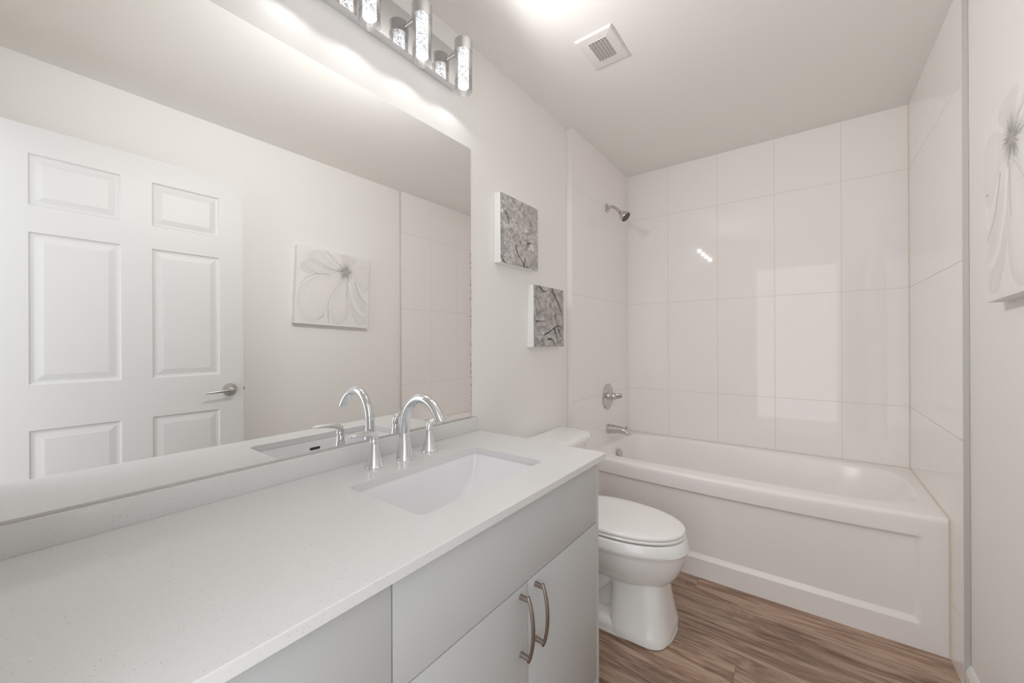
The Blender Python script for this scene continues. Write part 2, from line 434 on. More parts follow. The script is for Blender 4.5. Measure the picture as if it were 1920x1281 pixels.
# ---------------------------------------------------------------- quartz counter with sink cut-out
ZK, XCE, YCE = 0.8383, 0.584, 1.2321
SX0, SX1, SY0, SY1 = 0.183, 0.467, 0.556, 1.032
def slab_with_hole(x0, x1, y0, y1, z0, z1, hole_r, r=0.022):
    bm = bmesh.new(); rings = []
    e = 0.0016
    for z, ins in ((z1, e), (z1 - e, 0), (z0 + e, 0), (z0, e)):
        hole = [bm.verts.new(p) for p in rrect(SX0 + (ins - e) * 0 - (e - ins) * 0, SX1, SY0, SY1, r, z)]
        outer = [bm.verts.new(p) for p in rrect(x0 + ins, x1 - ins, y0 + ins, y1 - ins, 0.003, z, 3)]
        rings.append((outer, hole))
    for k in range(3):
        for q in (0, 1):
            a, b = rings[k][q], rings[k + 1][q]
            for i in range(len(a)):
                j = (i + 1) % len(a); bm.faces.new((a[i], a[j], b[j], b[i]))
    for k in (0, 3):
        es = []
        for lp in rings[k]:
            for i in range(len(lp)):
                a, b = lp[i], lp[(i + 1) % len(lp)]
                e_ = bm.edges.get((a, b)) or bm.edges.new((a, b)); es.append(e_)
        bmesh.ops.triangle_fill(bm, edges=es, use_beauty=True)
    return bm
ct = thing('countertop', (0.3, 0.61, 0.818), 'white speckled quartz vanity countertop with the sink cut-out', 'countertop')
obj('worktop', slab_with_hole(0.0008, XCE, -0.010, YCE, 0.8173, ZK, 0), quartz, ct)
bs = obj('backsplash', B((0.0008, -0.010, ZK), (0.0212, YCE, 0.8942), 0.0012), quartz)
tag(bs, 'low white quartz backsplash strip between countertop and mirror', 'backsplash')

# ---------------------------------------------------------------- undermount sink
t = thing('sink', (0.325, 0.794, 0.68), 'white rectangular undermount sink basin set in the quartz counter', 'sink')
bm = bmesh.new()
cxs, cys = (SX0 + SX1) / 2, (SY0 + SY1) / 2
hx, hy = (SX1 - SX0) / 2, (SY1 - SY0) / 2
def sring(fx, fy, z, r, dy=0): return rrect(cxs - hx * fx, cxs + hx * fx, cys + dy - hy * fy, cys + dy + hy * fy, r, z, 8)
inner = [sring(1.12, 1.075, 0.8165, 0.04), sring(1.015, 1.01, 0.8165, 0.026), sring(1.0, 1.0, 0.812, 0.020), sring(0.985, 0.975, 0.785, 0.020), sring(0.965, 0.935, 0.755, 0.022),
         sring(0.935, 0.865, 0.727, 0.026), sring(0.88, 0.76, 0.706, 0.032), sring(0.72, 0.54, 0.694, 0.040), sring(0.40, 0.24, 0.6895, 0.035), sring(0.16, 0.095, 0.688, 0.018)]
outer = [sring(1.12, 1.075, 0.806, 0.04), sring(1.06, 1.05, 0.800, 0.04), sring(1.0, 0.97, 0.74, 0.05), sring(0.9, 0.8, 0.695, 0.05), sring(0.6, 0.4, 0.676, 0.05), sring(0.16, 0.095, 0.674, 0.018)]
loft(bm, list(reversed(outer)) + inner, True, True)
obj('bowl', bm, basin_m, t, sharp=50)
bm = bmesh.new(); lathe(bm, (cxs, cys, 0.6885), (0, 0, 1), [(0, 0.021), (0.002, 0.021), (0.003, 0.017), (0.002, 0.012), (0.005, 0.010), (0.006, 0.002)], 28)
obj('drain', bm, chrome, t)
bm = bmesh.new()
pts = [(0.4668, 0.7685 + 0.041 * k / 8, 0.784) for k in range(9)]
tube(bm, pts, [(0.0064, 0.004) if 0 < k < 8 else (0.0045, 0.003) for k in range(9)], 14, flat=(0, 0, 1))
ov = obj('overflow_slot', bm, dark, t); ov['label'] = 'dark overflow slot'

# ---------------------------------------------------------------- widespread faucet
t = thing('faucet', (0.10, 0.79, ZK), 'polished chrome gooseneck faucet with two lever handles behind the sink', 'faucet')
bm = bmesh.new()
FY = 0.797; fx = 0.101
path = [(fx, FY, ZK), (fx, FY, ZK + 0.04), (fx - 0.001, FY, ZK + 0.085), (fx + 0.004, FY, ZK + 0.130), (fx + 0.024, FY, ZK + 0.168), (fx + 0.058, FY, ZK + 0.1925),
        (fx + 0.094, FY, ZK + 0.1955), (fx + 0.128, FY, ZK + 0.183), (fx + 0.152, FY, ZK + 0.160), (fx + 0.168, FY, ZK + 0.137)]
pts = bez(path, 10); n = len(pts)
def fr(i):
    s = i / (n - 1)
    zc = pts[i].z - ZK
    if s < 0.35:
        k = max(0.0, 1 - zc / 0.085); return 0.0156 + 0.0115 * k ** 1.6
    return 0.0156 - 0.0004 * s + (0.0015 * max(0, s - 0.7) / 0.3)
rad = []
for i in range(n):
    r = fr(i); s = i / (n - 1)
    rad.append((r * (1 + 0.10 * max(0, s - 0.5)), r))
tube(bm, pts, rad, 28, flat=(0, 1, 0))
lathe(bm, (fx, FY, ZK), (0, 0, 1), [(0, 0.0275), (0.003, 0.0275), (0.005, 0.0262), (0.006, 0.024)], 32)
lathe(bm, pts[-1] - Vector((0.001, 0, -0.002)), (0.55, 0, -0.83), [(0, 0.010), (0.003, 0.010)], 20)
obj('spout', bm, chrome, t)
bm = bmesh.new(); lathe(bm, (fx - 0.021, FY, ZK + 0.045), (0, 0, 1), [(0, 0.0022), (0.055, 0.0022), (0.056, 0.0045), (0.064, 0.0045), (0.066, 0.002)], 12)
obj('lift_rod', bm, chrome, t)
def handle(hy, sgn, hx=0.098):
    bm = bmesh.new()
    lathe(bm, (hx, hy, ZK), (0, 0, 1), [(0, 0.0272), (0.003, 0.0272), (0.0048, 0.0258), (0.009, 0.0240), (0.016, 0.0218), (0.026, 0.0190), (0.040, 0.0158), (0.054, 0.0134), (0.071, 0.0116), (0.072, 0.0100), (0.0735, 0.0100), (0.0745, 0.0115)], 32)
    base = obj('handle_base', bm, chrome, t)
    bm = bmesh.new()
    z = ZK + 0.0745
    p = bez([(hx, hy, z), (hx, hy, z + 0.010), (hx, hy + sgn * 0.004, z + 0.020), (hx + 0.003, hy + sgn * 0.020, z + 0.0275), (hx + 0.006, hy + sgn * 0.042, z + 0.031), (hx + 0.009, hy + sgn * 0.066, z + 0.0325), (hx + 0.010, hy + sgn * 0.082, z + 0.031)], 7)
    m = len(p); rr = []
    for i in range(m):
        s = i / (m - 1)
        rr.append((0.0112 + 0.0004 * s, 0.0100 * (1 - s) ** 1.0 + 0.0040))
    tube(bm, p, rr, 20, flat=(1, 0, 0))
    obj('lever', bm, chrome, base)
handle(0.690, -1); handle(0.900, 1)

# ---------------------------------------------------------------- vanity light with four bubble-crystal lamps
LX = 0.092; LYS = (0.488, 0.685, 0.882, 1.079)
t = thing('vanity_light', (0.0, 0.7835, 2.19), 'chrome bar wall light with four bubble glass cylinders above the mirror', 'light fixture')
obj('back_plate', B((0.0005, 0.455, 2.194), (0.030, 1.112, 2.330), 0.0008, 1), plate_m, t)
for y in LYS:
    bm = bmesh.new(); lathe(bm, (LX, y, 2.286), (0, 0, 1), [(0, 0.0335), (0.041, 0.0335), (0.0415, 0.033), (0.0415, 0.0)], 40)
    cap = obj('lamp_cap', bm, capm, t)
    obj('arm', B((0.030, y - 0.006, 2.294), (LX - 0.030, y + 0.006, 2.306), 0.0008, 1), chrome, cap)
    bm = bmesh.new()
    lathe(bm, (LX, y, 2.140), (0, 0, 1), [(0.146, 0.0295), (0.012, 0.0295), (0.009, 0.027), (0.009, 0.0), (0, 0.0), (0, 0.030), (0.003, 0.0325), (0.146, 0.0325)], 40, cap=False)
    obj('glass_cylinder', bm, glass, cap, sharp=50)
    bm = bmesh.new(); lathe(bm, (LX, y, 2.162), (0, 0, 1), [(0, 0.0185), (0.002, 0.0200), (0.118, 0.0200), (0.120, 0.0185)], 28)
    obj('crystal_rod', bm, rod_m, cap)
    bm = bmesh.new(); lathe(bm, (LX, y, 2.1535), (0, 0, 1), [(0, 0.012), (0.002, 0.0165), (0.005, 0.0195), (0.0082, 0.0205)], 28)
    obj('lit_end', bm, glow_m, cap)
    for nm, en, ang, bl, rd, pos, dr in (('lamp_downlight', SPOT, 156, 0.3, 0.008, (LX, y, 2.132), (0, 0, -1)), ('lamp_added_fill', OUT_FILL, 172, 1.0, 0.008, (LX + 0.070, y, 2.200), (1, 0.40, -0.28))):  # second spot is added fill outside the glass, aimed at room and tub
        sl = bpy.data.lights.new(nm, 'SPOT'); sl.energy = en; sl.shadow_soft_size = rd
        sl.spot_size = math.radians(ang); sl.spot_blend = bl; sl.color = (1.0, 0.985, 0.965)
        so = bpy.data.objects.new(nm, sl); scn.collection.objects.link(so); so.parent = cap
        so.location = Vector(pos) - wloc(cap); so.rotation_euler = Vector(dr).to_track_quat('-Z', 'Y').to_euler()

# ---------------------------------------------------------------- ceiling exhaust vent
t = thing('exhaust_vent', (0.432, 1.566, 2.42), 'white square exhaust vent with a dark grid in the ceiling', 'vent')
bm = bmesh.new()
X0, X1, Y0, Y1 = 0.352, 0.510, 1.464, 1.668; gx0, gx1, gy0, gy1 = 0.396, 0.473, 1.502, 1.622
def rect(x0, x1, y0, y1, z): return [Vector((x0, y0, z)), Vector((x1, y0, z)), Vector((x1, y1, z)), Vector((x0, y1, z))]
loft(bm, [rect(X0, X1, Y0, Y1, ZC), rect(X0, X1, Y0, Y1, ZC - 0.003), rect(X0 + 0.005, X1 - 0.005, Y0 + 0.005, Y1 - 0.005, ZC - 0.0075), rect(gx0 - 0.003, gx1 + 0.003, gy0 - 0.003, gy1 + 0.003, ZC - 0.0105),
          rect(gx0, gx1, gy0, gy1, ZC - 0.0115), rect(gx0, gx1, gy0, gy1, ZC - 0.0005)], False, False)
obj('cover', bm, vent_m, t, sharp=8)
bm = B((gx0, gy0, ZC - 0.0025), (gx1, gy1, ZC - 0.0005)); obj('recess', bm, dark, t)
bm = bmesh.new()
for k in range(1, 6): x = gx0 + (gx1 - gx0) * k / 6; box(bm, (x - 0.0010, gy0, ZC - 0.0115), (x + 0.0010, gy1, ZC - 0.0080))
for k in range(1, 13): y = gy0 + (gy1 - gy0) * k / 13; box(bm, (gx0, y - 0.0016, ZC - 0.0113), (gx1, y + 0.0016, ZC - 0.0090))
obj('grille', bm, grille_m, t)
for p in ((0.452, 1.488), (0.418, 1.640)):
    bm = bmesh.new(); lathe(bm, (p[0], p[1], ZC - 0.0095), (0, 0, -1), [(0, 0.003), (0.001, 0.003), (0.0016, 0.001)], 12); obj('screw', bm, grille_m, t)

# ---------------------------------------------------------------- bathtub
ZR = 0.530; YF = 2.187; TX0, TX1 = TL + 0.001, TR - 0.001; YB = D - 0.004
t = thing('bathtub', (0.79, 2.55, 0), 'white alcove bathtub with recessed apron panel between the tiled walls', 'bathtub')
bm = bmesh.new()
nx = 48
def bowf(x):
    s = max(0.0, 1 - ((x - 0.79) / 0.752) ** 2)
    return 0.050 * s ** 0.9
# apron + rim section as a lofted skin along x
PX0, PX1, PZ0, PZ1 = 0.115, 1.466, 0.105, 0.442
xs = sorted(set([TX0 + (TX1 - TX0) * k / nx for k in range(nx + 1)] + [PX0, PX0 + 0.010, PX0 + 0.02, PX1, PX1 - 0.010, PX1 - 0.02]))
sec = [(0.0, 0), (0.02, 0), (0.05, 0), (0.08, 0), (PZ0 - 0.008, 0), (PZ0 + 0.004, 1), (PZ0 + 0.014, 2), (0.17, 2), (0.24, 2), (0.32, 2), (0.39, 2), (PZ1 - 0.012, 2), (PZ1 - 0.004, 1), (PZ1 + 0.002, 0), (0.46, 0), (0.49, 0), (0.508, 0)]
rows = []
for x in xs:
    k = 1.0
    if x <= PX0 or x >= PX1: k = 0.0
    elif x <= PX0 + 0.011 or x >= PX1 - 0.011: k = 0.55
    b = bowf(x); r = []
    for z, dp in sec:
        f = min(1.0, max(0.0, (z - 0.02) / 0.46)); f = 0.12 + 0.88 * f ** 1.1
        y = YF - b * f + k * (0, 0.009, 0.0145)[dp]
        r.append(Vector((x, y, z)))
    yt = YF - b
    for a in (20, 45, 70, 90):
        r.append(Vector((x, yt + 0.018 * (1 - math.cos(math.radians(a))), 0.508 + 0.018 * math.sin(math.radians(a)))))
    rows.append(r)
V = [[bm.verts.new(p) for p in r] for r in rows]
for i in range(len(V) - 1):
    for j in range(len(V[0]) - 1): bm.faces.new((V[i][j], V[i + 1][j], V[i + 1][j + 1], V[i][j + 1]))
# basin rings from the deck downward
BX0, BX1, BY0, BY1 = 0.080, 1.500, 2.228, 2.878
def bring(x0, x1, y0, y1, z, nl, nr, m=72, bulge=0.0):
    out = []; cx = (x0 + x1) / 2; cy = (y0 + y1) / 2; hx = (x1 - x0) / 2; hy = (y1 - y0) / 2
    for k in range(m):
        a = 2 * PI * k / m; c, s = math.cos(a), math.sin(a)
        e = nr if c > 0 else nl
        X = cx + hx * math.copysign(abs(c) ** (2 / e), c); Y = cy + hy * math.copysign(abs(s) ** (2 / e), s)
        out.append(Vector((X, Y, z)))
    return out
rr = [bring(BX0, BX1, BY0, BY1, ZR - 0.003, 7, 4.2), bring(BX0 + 0.006, BX1 - 0.006, BY0 + 0.006, BY1 - 0.006, ZR - 0.007, 7, 4.2), bring(BX0 + 0.012, BX1 - 0.016, BY0 + 0.012, BY1 - 0.012, ZR - 0.020, 7, 4.0),
      bring(BX0 + 0.028, BX1 - 0.080, BY0 + 0.025, BY1 - 0.025, ZR - 0.12, 6, 3.8), bring(BX0 + 0.045, BX1 - 0.165, BY0 + 0.045, BY1 - 0.045, ZR - 0.23, 6, 3.6),
      bring(BX0 + 0.065, BX1 - 0.25, BY0 + 0.065, BY1 - 0.065, ZR - 0.32, 5.5, 3.4), bring(BX0 + 0.10, BX1 - 0.32, BY0 + 0.10, BY1 - 0.10, ZR - 0.365, 5, 3.2), bring(BX0 + 0.16, BX1 - 0.40, BY0 + 0.16, BY1 - 0.16, ZR - 0.380, 4, 3)]
R = loft(bm, rr, False, True)
# deck between basin ring and outer edge
top = [V[i][-1] for i in range(len(V))]
bl = bm.verts.new((TX0, YB, ZR)); br_ = bm.verts.new((TX1, YB, ZR))
loop = top + [br_, bl]
es = []
for i in range(len(loop)):
    a, b = loop[i], loop[(i + 1) % len(loop)]
    es.append(bm.edges.get((a, b)) or bm.edges.new((a, b)))
for i in range(len(R[0])):
    es.append(bm.edges.get((R[0][i], R[0][(i + 1) % len(R[0])])))
bmesh.ops.triangle_fill(bm, edges=es, use_beauty=True)
# sides and bottom to the floor (end walls and back)
g = [bm.verts.new((TX0, YB, 0)), bm.verts.new((TX1, YB, 0))]
bm.faces.new([bl, br_, g[1], g[0]])
bm.faces.new([bl, g[0]] + V[0]); bm.faces.new([br_, g[1]] + V[-1])
tub_shell = obj('tub_shell', bm, tub_m, t, sharp=28)
# armrest ridge dividing the sloped backrest from the side
bm = bmesh.new(); lathe(bm, (BX0 + 0.034, 2.535, 0.455), (1, 0, 0.12), [(0, 0.036), (0.004, 0.036), (0.009, 0.031), (0.010, 0.008), (0.0115, 0.006), (0.012, 0.001)], 32)
obj('overflow_plate', bm, chrome2, t)
bm = bmesh.new(); lathe(bm, (0.27, 2.55, ZR - 0.381), (0, 0, 1), [(0, 0.03), (0.003, 0.03), (0.004, 0.02), (0.008, 0.018)], 28); obj('drain', bm, chrome2, t)
bm = bmesh.new(); box(bm, (TX1 - 0.0035, YF - 0.0025, 0.0), (TR, YF + 0.004, ZR - 0.008)); 
tube(bm, [(TX1, YF, ZR - 0.006), (TX1, YF + 0.02, ZR), (TX1, YB, ZR)], 0.0022, 8); tube(bm, [(TX0, YB, ZR), (TX1, YB, ZR)], 0.0022, 8)
ck = obj('caulk_bead', bm, caulk, t); ck['label'] = 'yellowed caulk line'

# ---------------------------------------------------------------- shower and tub fittings on the left tile
SY = 2.52
t = thing('wall_shower', (TL, SY, 2.0), 'small chrome shower head on a bent arm on the left tile', 'shower head')
bm = bmesh.new(); lathe(bm, (TL, SY, 2.103), (1, 0, 0), [(0, 0.031), (0.003, 0.031), (0.008, 0.026), (0.011, 0.014), (0.012, 0.012)], 32)
obj('flange', bm, chrome2, t)
bm = bmesh.new(); pts = bez([(TL + 0.004, SY, 2.103), (TL + 0.03, SY, 2.106), (TL + 0.055, SY, 2.096), (TL + 0.078, SY, 2.074), (TL + 0.092, SY, 2.058)], 8); tube(bm, pts, 0.0105, 18)
obj('arm', bm, chrome2, t)
bm = bmesh.new(); ax = Vector((0.72, 0.0, -0.69)).normalized()
lathe(bm, (TL + 0.086, SY, 2.064), ax, [(0, 0.009), (0.004, 0.013), (0.012, 0.013), (0.015, 0.009), (0.018, 0.012), (0.024, 0.020), (0.036, 0.029), (0.052, 0.0345), (0.064, 0.0355), (0.067, 0.034)], 32)
hd = obj('spray_head', bm, chrome2, t)
bm = bmesh.new(); lathe(bm, Vector((TL + 0.086, SY, 2.064)) + ax * 0.0672, ax, [(0, 0.0325), (0.002, 0.032), (0.004, 0.010), (0.0042, 0.001)], 32)
obj('spray_face', bm, rubber_gap_dark, hd)

t = thing('shower_valve', (TL, SY, 0.832), 'round chrome shower valve plate with lever above the tub spout', 'valve')
bm = bmesh.new(); lathe(bm, (TL, SY, 0.832), (1, 0, 0), [(0, 0.088), (0.003, 0.088), (0.008, 0.083), (0.010, 0.050), (0.012, 0.046), (0.011, 0.036)], 48)
obj('escutcheon', bm, chrome2, t)
bm = bmesh.new(); lathe(bm, (TL + 0.008, SY, 0.836), (1, 0, 0), [(0, 0.030), (0.012, 0.027), (0.018, 0.021), (0.030, 0.0205), (0.034, 0.024), (0.046, 0.023), (0.052, 0.018), (0.056, 0.008)], 32)
hb = obj('handle_hub', bm, chrome2, t)
bm = bmesh.new(); tube(bm, bez([(TL + 0.045, SY, 0.836), (TL + 0.062, SY + 0.004, 0.838), (TL + 0.080, SY + 0.008, 0.842), (TL + 0.096, SY + 0.010, 0.845)], 6), [(0.020 - 0.0003 * i, 0.011 - 0.0001 * i) for i in range(19)], 18, flat=(0, 0, 1))
obj('lever', bm, chrome2, hb)

t = thing('tub_spout', (TL, 2.53, 0.60), 'chrome tub spout with diverter knob low on the left tile', 'spout')
bm = bmesh.new()
pts = [(TL, 2.53, 0.614), (TL + 0.004, 2.53, 0.614), (TL + 0.03, 2.53, 0.6145), (TL + 0.07, 2.53, 0.615), (TL + 0.10, 2.53, 0.614), (TL + 0.118, 2.53, 0.611), (TL + 0.131, 2.53, 0.604), (TL + 0.136, 2.53, 0.597), (TL + 0.138, 2.53, 0.588)]
tube(bm, pts, [(0.032, 0.032), (0.033, 0.033), (0.030, 0.030), (0.027, 0.026), (0.025, 0.023), (0.024, 0.021), (0.0225, 0.018), (0.021, 0.017), (0.020, 0.0165)], 28, flat=(0, 1, 0))
sb = obj('spout_body', bm, chrome2, t)
bm = bmesh.new(); lathe(bm, (TL + 0.126, 2.53, 0.622), (0.15, 0, 1), [(0, 0.005), (0.012, 0.005), (0.014, 0.009), (0.019, 0.0105), (0.022, 0.008), (0.023, 0.002)], 20)
obj('diverter_knob', bm, chrome2, sb)

# ---------------------------------------------------------------- toilet
TC = 1.695
t = thing('toilet', (0.40, TC, 0), 'white two-piece toilet with closed lid between the vanity and bathtub', 'toilet')
def egg(xb, xf, hw, z, m=56, nf=2.15, nb=2.6, split=0.42):
    """front of the bowl towards +x; widest at xb + split * length"""
    cx = xb + (xf - xb) * split; out = []
    for k in range(m):
        a = 2 * PI * k / m; c, s = math.cos(a), math.sin(a)
        if c >= 0: X = cx + (xf - cx) * abs(c) ** (2 / nf); Y = hw * math.copysign(abs(s) ** (2 / nf), s)
        else: X = cx - (cx - xb) * abs(c) ** (2 / nb); Y = hw * math.copysign(abs(s) ** (2 / nb), s)
        out.append(Vector((X, TC + Y, z)))
    return out
bm = bmesh.new()
# bowl
loft(bm, [egg(0.33, 0.640, 0.105, 0.200, nf=2.4), egg(0.32, 0.652, 0.112, 0.208, nf=2.4), egg(0.30, 0.674, 0.130, 0.226, nf=2.3), egg(0.27, 0.695, 0.150, 0.256), egg(0.24, 0.713, 0.168, 0.296), egg(0.20, 0.7245, 0.179, 0.336), egg(0.193, 0.7280, 0.1825, 0.352),
          egg(0.19, 0.731, 0.1855, 0.356), egg(0.19, 0.729, 0.186, 0.364), egg(0.19, 0.721, 0.184, 0.396), egg(0.19, 0.717, 0.180, 0.400), egg(0.19, 0.700, 0.165, 0.401)])
# front column
def col(xb, xf, hw, z, nf=3.4): return egg(xb, xf, hw, z, nf=nf, nb=6, split=0.55)
loft(bm, [col(0.435, 0.676, 0.146, 0.004), col(0.435, 0.676, 0.146, 0.022), col(0.437, 0.671, 0.140, 0.040), col(0.438, 0.664, 0.130, 0.075), col(0.440, 0.656, 0.120, 0.125), col(0.440, 0.649, 0.112, 0.175), col(0.42, 0.643, 0.106, 0.212), col(0.40, 0.640, 0.105, 0.235)])
# plinth and rear body
loft(bm, [egg(0.10, 0.670, 0.144, 0.004, nf=3.4, nb=5), egg(0.10, 0.670, 0.144, 0.022, nf=3.4, nb=5), egg(0.11, 0.66, 0.132, 0.040, nf=3.4, nb=5), egg(0.13, 0.60, 0.09, 0.060, nf=3, nb=5)])
loft(bm, [egg(0.14, 0.50, 0.078, 0.03, nb=5), egg(0.14, 0.50, 0.074, 0.12, nb=5), egg(0.13, 0.50, 0.082, 0.20, nb=5), egg(0.10, 0.50, 0.12, 0.27, nb=5), egg(0.05, 0.50, 0.165, 0.34, nb=6), egg(0.035, 0.50, 0.175, 0.375, nb=7), egg(0.035, 0.50, 0.170, 0.398, nb=7)])
# moulded trapway curving down both sides
for s in (-1, 1):
    p = bez([(0.44, TC + s * 0.070, 0.235), (0.395, TC + s * 0.083, 0.175), (0.34, TC + s * 0.086, 0.135), (0.285, TC + s * 0.084, 0.160), (0.25, TC + s * 0.080, 0.225), (0.20, TC + s * 0.076, 0.215), (0.175, TC + s * 0.076, 0.13), (0.165, TC + s * 0.078, 0.03)], 6)
    tube(bm, p, 0.034, 18)
obj('bowl', bm, china, t, sharp=42)
bm = bmesh.new(); loft(bm, [egg(0.097, 0.6795, 0.1495, 0.0, nf=3.4, nb=5), egg(0.098, 0.678, 0.148, 0.005, nf=3.4, nb=5)])
ckt = obj('caulk_bead', bm, strip_w, t)
# seat ring and lid
bm = bmesh.new()
loft(bm, [egg(0.215, 0.712, 0.172, 0.4055), egg(0.212, 0.717, 0.177, 0.407), egg(0.211, 0.7185, 0.1785, 0.411), egg(0.211, 0.7185, 0.1785, 0.414), egg(0.213, 0.714, 0.174, 0.4175)])
st = obj('seat', bm, seat_m, t)
bm = bmesh.new(); loft(bm, [egg(0.23, 0.706, 0.168, 0.3995), egg(0.23, 0.706, 0.168, 0.4060)]); obj('seat_gap_shade', bm, rubber_gap_dark, st)  # dark slab that paints the shade in the gap below the seat
bm = bmesh.new()
loft(bm, [egg(0.222, 0.706, 0.166, 0.4176), egg(0.212, 0.7145, 0.1745, 0.4195), egg(0.210, 0.7175, 0.1775, 0.424), egg(0.210, 0.7175, 0.1775, 0.4285), egg(0.212, 0.7145, 0.1745, 0.4335), egg(0.220, 0.706, 0.167, 0.4375), egg(0.245, 0.680, 0.145, 0.441), egg(0.30, 0.60, 0.09, 0.4435), egg(0.40, 0.46, 0.02, 0.444)])
obj('lid', bm, seat_m, t, sharp=45)
for s in (-1, 1): obj('hinge', B((0.178, TC + s * 0.075 - 0.020, 0.402), (0.222, TC + s * 0.075 + 0.020, 0.430), 0.007, 3), seat_m, t)
# tank with bowed front
def tank(hw, xb, xf, z, bowd, r=0.035):
    out = []; m = 16
    out.append(Vector((xb, TC - hw, z))); 
    for k in range(m + 1):
        s = -1 + 2 * k / m; X = xf - bowd * abs(s) ** 2.2
        e = max(0, abs(s) - 0.80) / 0.20; X -= r * (1 - math.sqrt(max(0, 1 - e * e)))
        out.append(Vector((X, TC + s * hw, z)))
    out.append(Vector((xb, TC + hw, z)))
    return out
bm = bmesh.new(); loft(bm, [tank(0.185, 0.025, 0.185, 0.402, 0.02), tank(0.195, 0.022, 0.198, 0.44, 0.02), tank(0.212, 0.020, 0.207, 0.60, 0.025), tank(0.218, 0.020, 0.212, 0.700, 0.03)])
obj('tank', bm, china, t, sharp=40)
bm = bmesh.new(); loft(bm, [tank(0.222, 0.012, 0.220, 0.7005, 0.03, 0.05), tank(0.236, 0.008, 0.236, 0.706, 0.03, 0.055), tank(0.238, 0.008, 0.238, 0.716, 0.03, 0.055), tank(0.234, 0.010, 0.234, 0.727, 0.03, 0.055), tank(0.222, 0.018, 0.222, 0.735, 0.03, 0.055), tank(0.19, 0.04, 0.19, 0.739, 0.025, 0.05)])
obj('tank_lid', bm, china, t, sharp=45)
bm = bmesh.new(); lathe(bm, (0.188, TC - 0.15, 0.655), (1, 0, 0), [(0, 0.014), (0.016, 0.013), (0.022, 0.010)], 20)
tube(bm, [(0.206, TC - 0.15, 0.655), (0.211, TC - 0.12, 0.653), (0.214, TC - 0.075, 0.648)], [(0.006, 0.006), (0.006, 0.005), (0.007, 0.004)], 12)
obj('flush_lever', bm, chrome, t)

# ---------------------------------------------------------------- paintings on canvas
def art_mat(name):
    m = mat(name, (0.8, 0.8, 0.8), 0.75, spec=0.2, bump=(420, 0.25, 0.001)); N = NT(m)
    a = N.n('VertexColor'); a.layer_name = 'paint'; N.l(a.outputs['Color'], N.b.inputs['Base Color']); return m
art_m = art_mat('painted_canvas')
S2L = lambda c: np.where(c <= 0.04045, c / 12.92, ((c + 0.055) / 1.055) ** 2.4)
class Art:
    def __init__(s, n, bg, seed):
        s.n = n; g = np.linspace(0, 1, n); s.U, s.V = np.meshgrid(g, g, indexing='ij')
        s.c = np.ones((n, n, 3)) * np.array(bg); s.r = np.random.default_rng(seed)
    def noise(s, fu, fv, amp, col=(1, 1, 1)):
        r = s.r; z = r.standard_normal((int(fu) + 3, int(fv) + 3))
        u, v = s.U * fu, s.V * fv; i, j = u.astype(int), v.astype(int); a, b = u - i, v - j
        a = a * a * (3 - 2 * a); b = b * b * (3 - 2 * b)
        q = z[i, j] * (1 - a) * (1 - b) + z[i + 1, j] * a * (1 - b) + z[i, j + 1] * (1 - a) * b + z[i + 1, j + 1] * a * b
        s.c += (q * amp)[..., None] * np.array(col)
    def stroke(s, pts, w0, w1, col, al=1.0, soft=0.5):
        P = [np.array([p.x, p.y]) for p in bez([(a, b, 0) for a, b in pts], 8)]
        m = np.zeros((s.n, s.n)); K = len(P) - 1
        for k in range(K):
            a, b = P[k], P[k + 1]; d = b - a; L = d @ d + 1e-12
            t_ = np.clip(((s.U - a[0]) * d[0] + (s.V - a[1]) * d[1]) / L, 0, 1)
            ds = np.hypot(s.U - a[0] - t_ * d[0], s.V - a[1] - t_ * d[1]); ww = w0 + (w1 - w0) * (k / K)
            m = np.maximum(m, np.clip((ww - ds) / (ww * soft + 1e-4), 0, 1))
        m = (m * al)[..., None]; s.c = s.c * (1 - m) + np.array(col) * m
    def blob(s, u, v, a, b, ang, col, al, p=2.0):
        c_, s_ = math.cos(ang), math.sin(ang); x = (s.U - u) * c_ + (s.V - v) * s_; y = -(s.U - u) * s_ + (s.V - v) * c_
        m = (np.exp(-((x / a) ** 2 + (y / b) ** 2) ** (p / 2)) * al)[..., None]; s.c = s.c * (1 - m) + np.array(col) * m
    def petal(s, pts, col, edge, al=0.8):
        P = np.array([(p.x, p.y) for p in bez([(a, b, 0) for a, b in pts + pts[:1]], 8)])
        ins = np.zeros((s.n, s.n), bool); dmin = np.full((s.n, s.n), 9.0)
        for k in range(len(P) - 1):
            a, b = P[k], P[k + 1]
            cnd = ((a[1] > s.V) != (b[1] > s.V)); xi = (b[0] - a[0]) * (s.V - a[1]) / (b[1] - a[1] + 1e-12) + a[0]
            ins ^= cnd & (s.U < xi); d = b - a; L = d @ d + 1e-12
            t_ = np.clip(((s.U - a[0]) * d[0] + (s.V - a[1]) * d[1]) / L, 0, 1)
            dmin = np.minimum(dmin, np.hypot(s.U - a[0] - t_ * d[0], s.V - a[1] - t_ * d[1]))
        k = np.clip(dmin / 0.09, 0, 1)[..., None] ** 0.6; cc = np.array(edge) * (1 - k) + np.array(col) * k
        m = (ins * np.clip(dmin / 0.008, 0, 1) * al)[..., None]; s.c = s.c * (1 - m) + cc * m

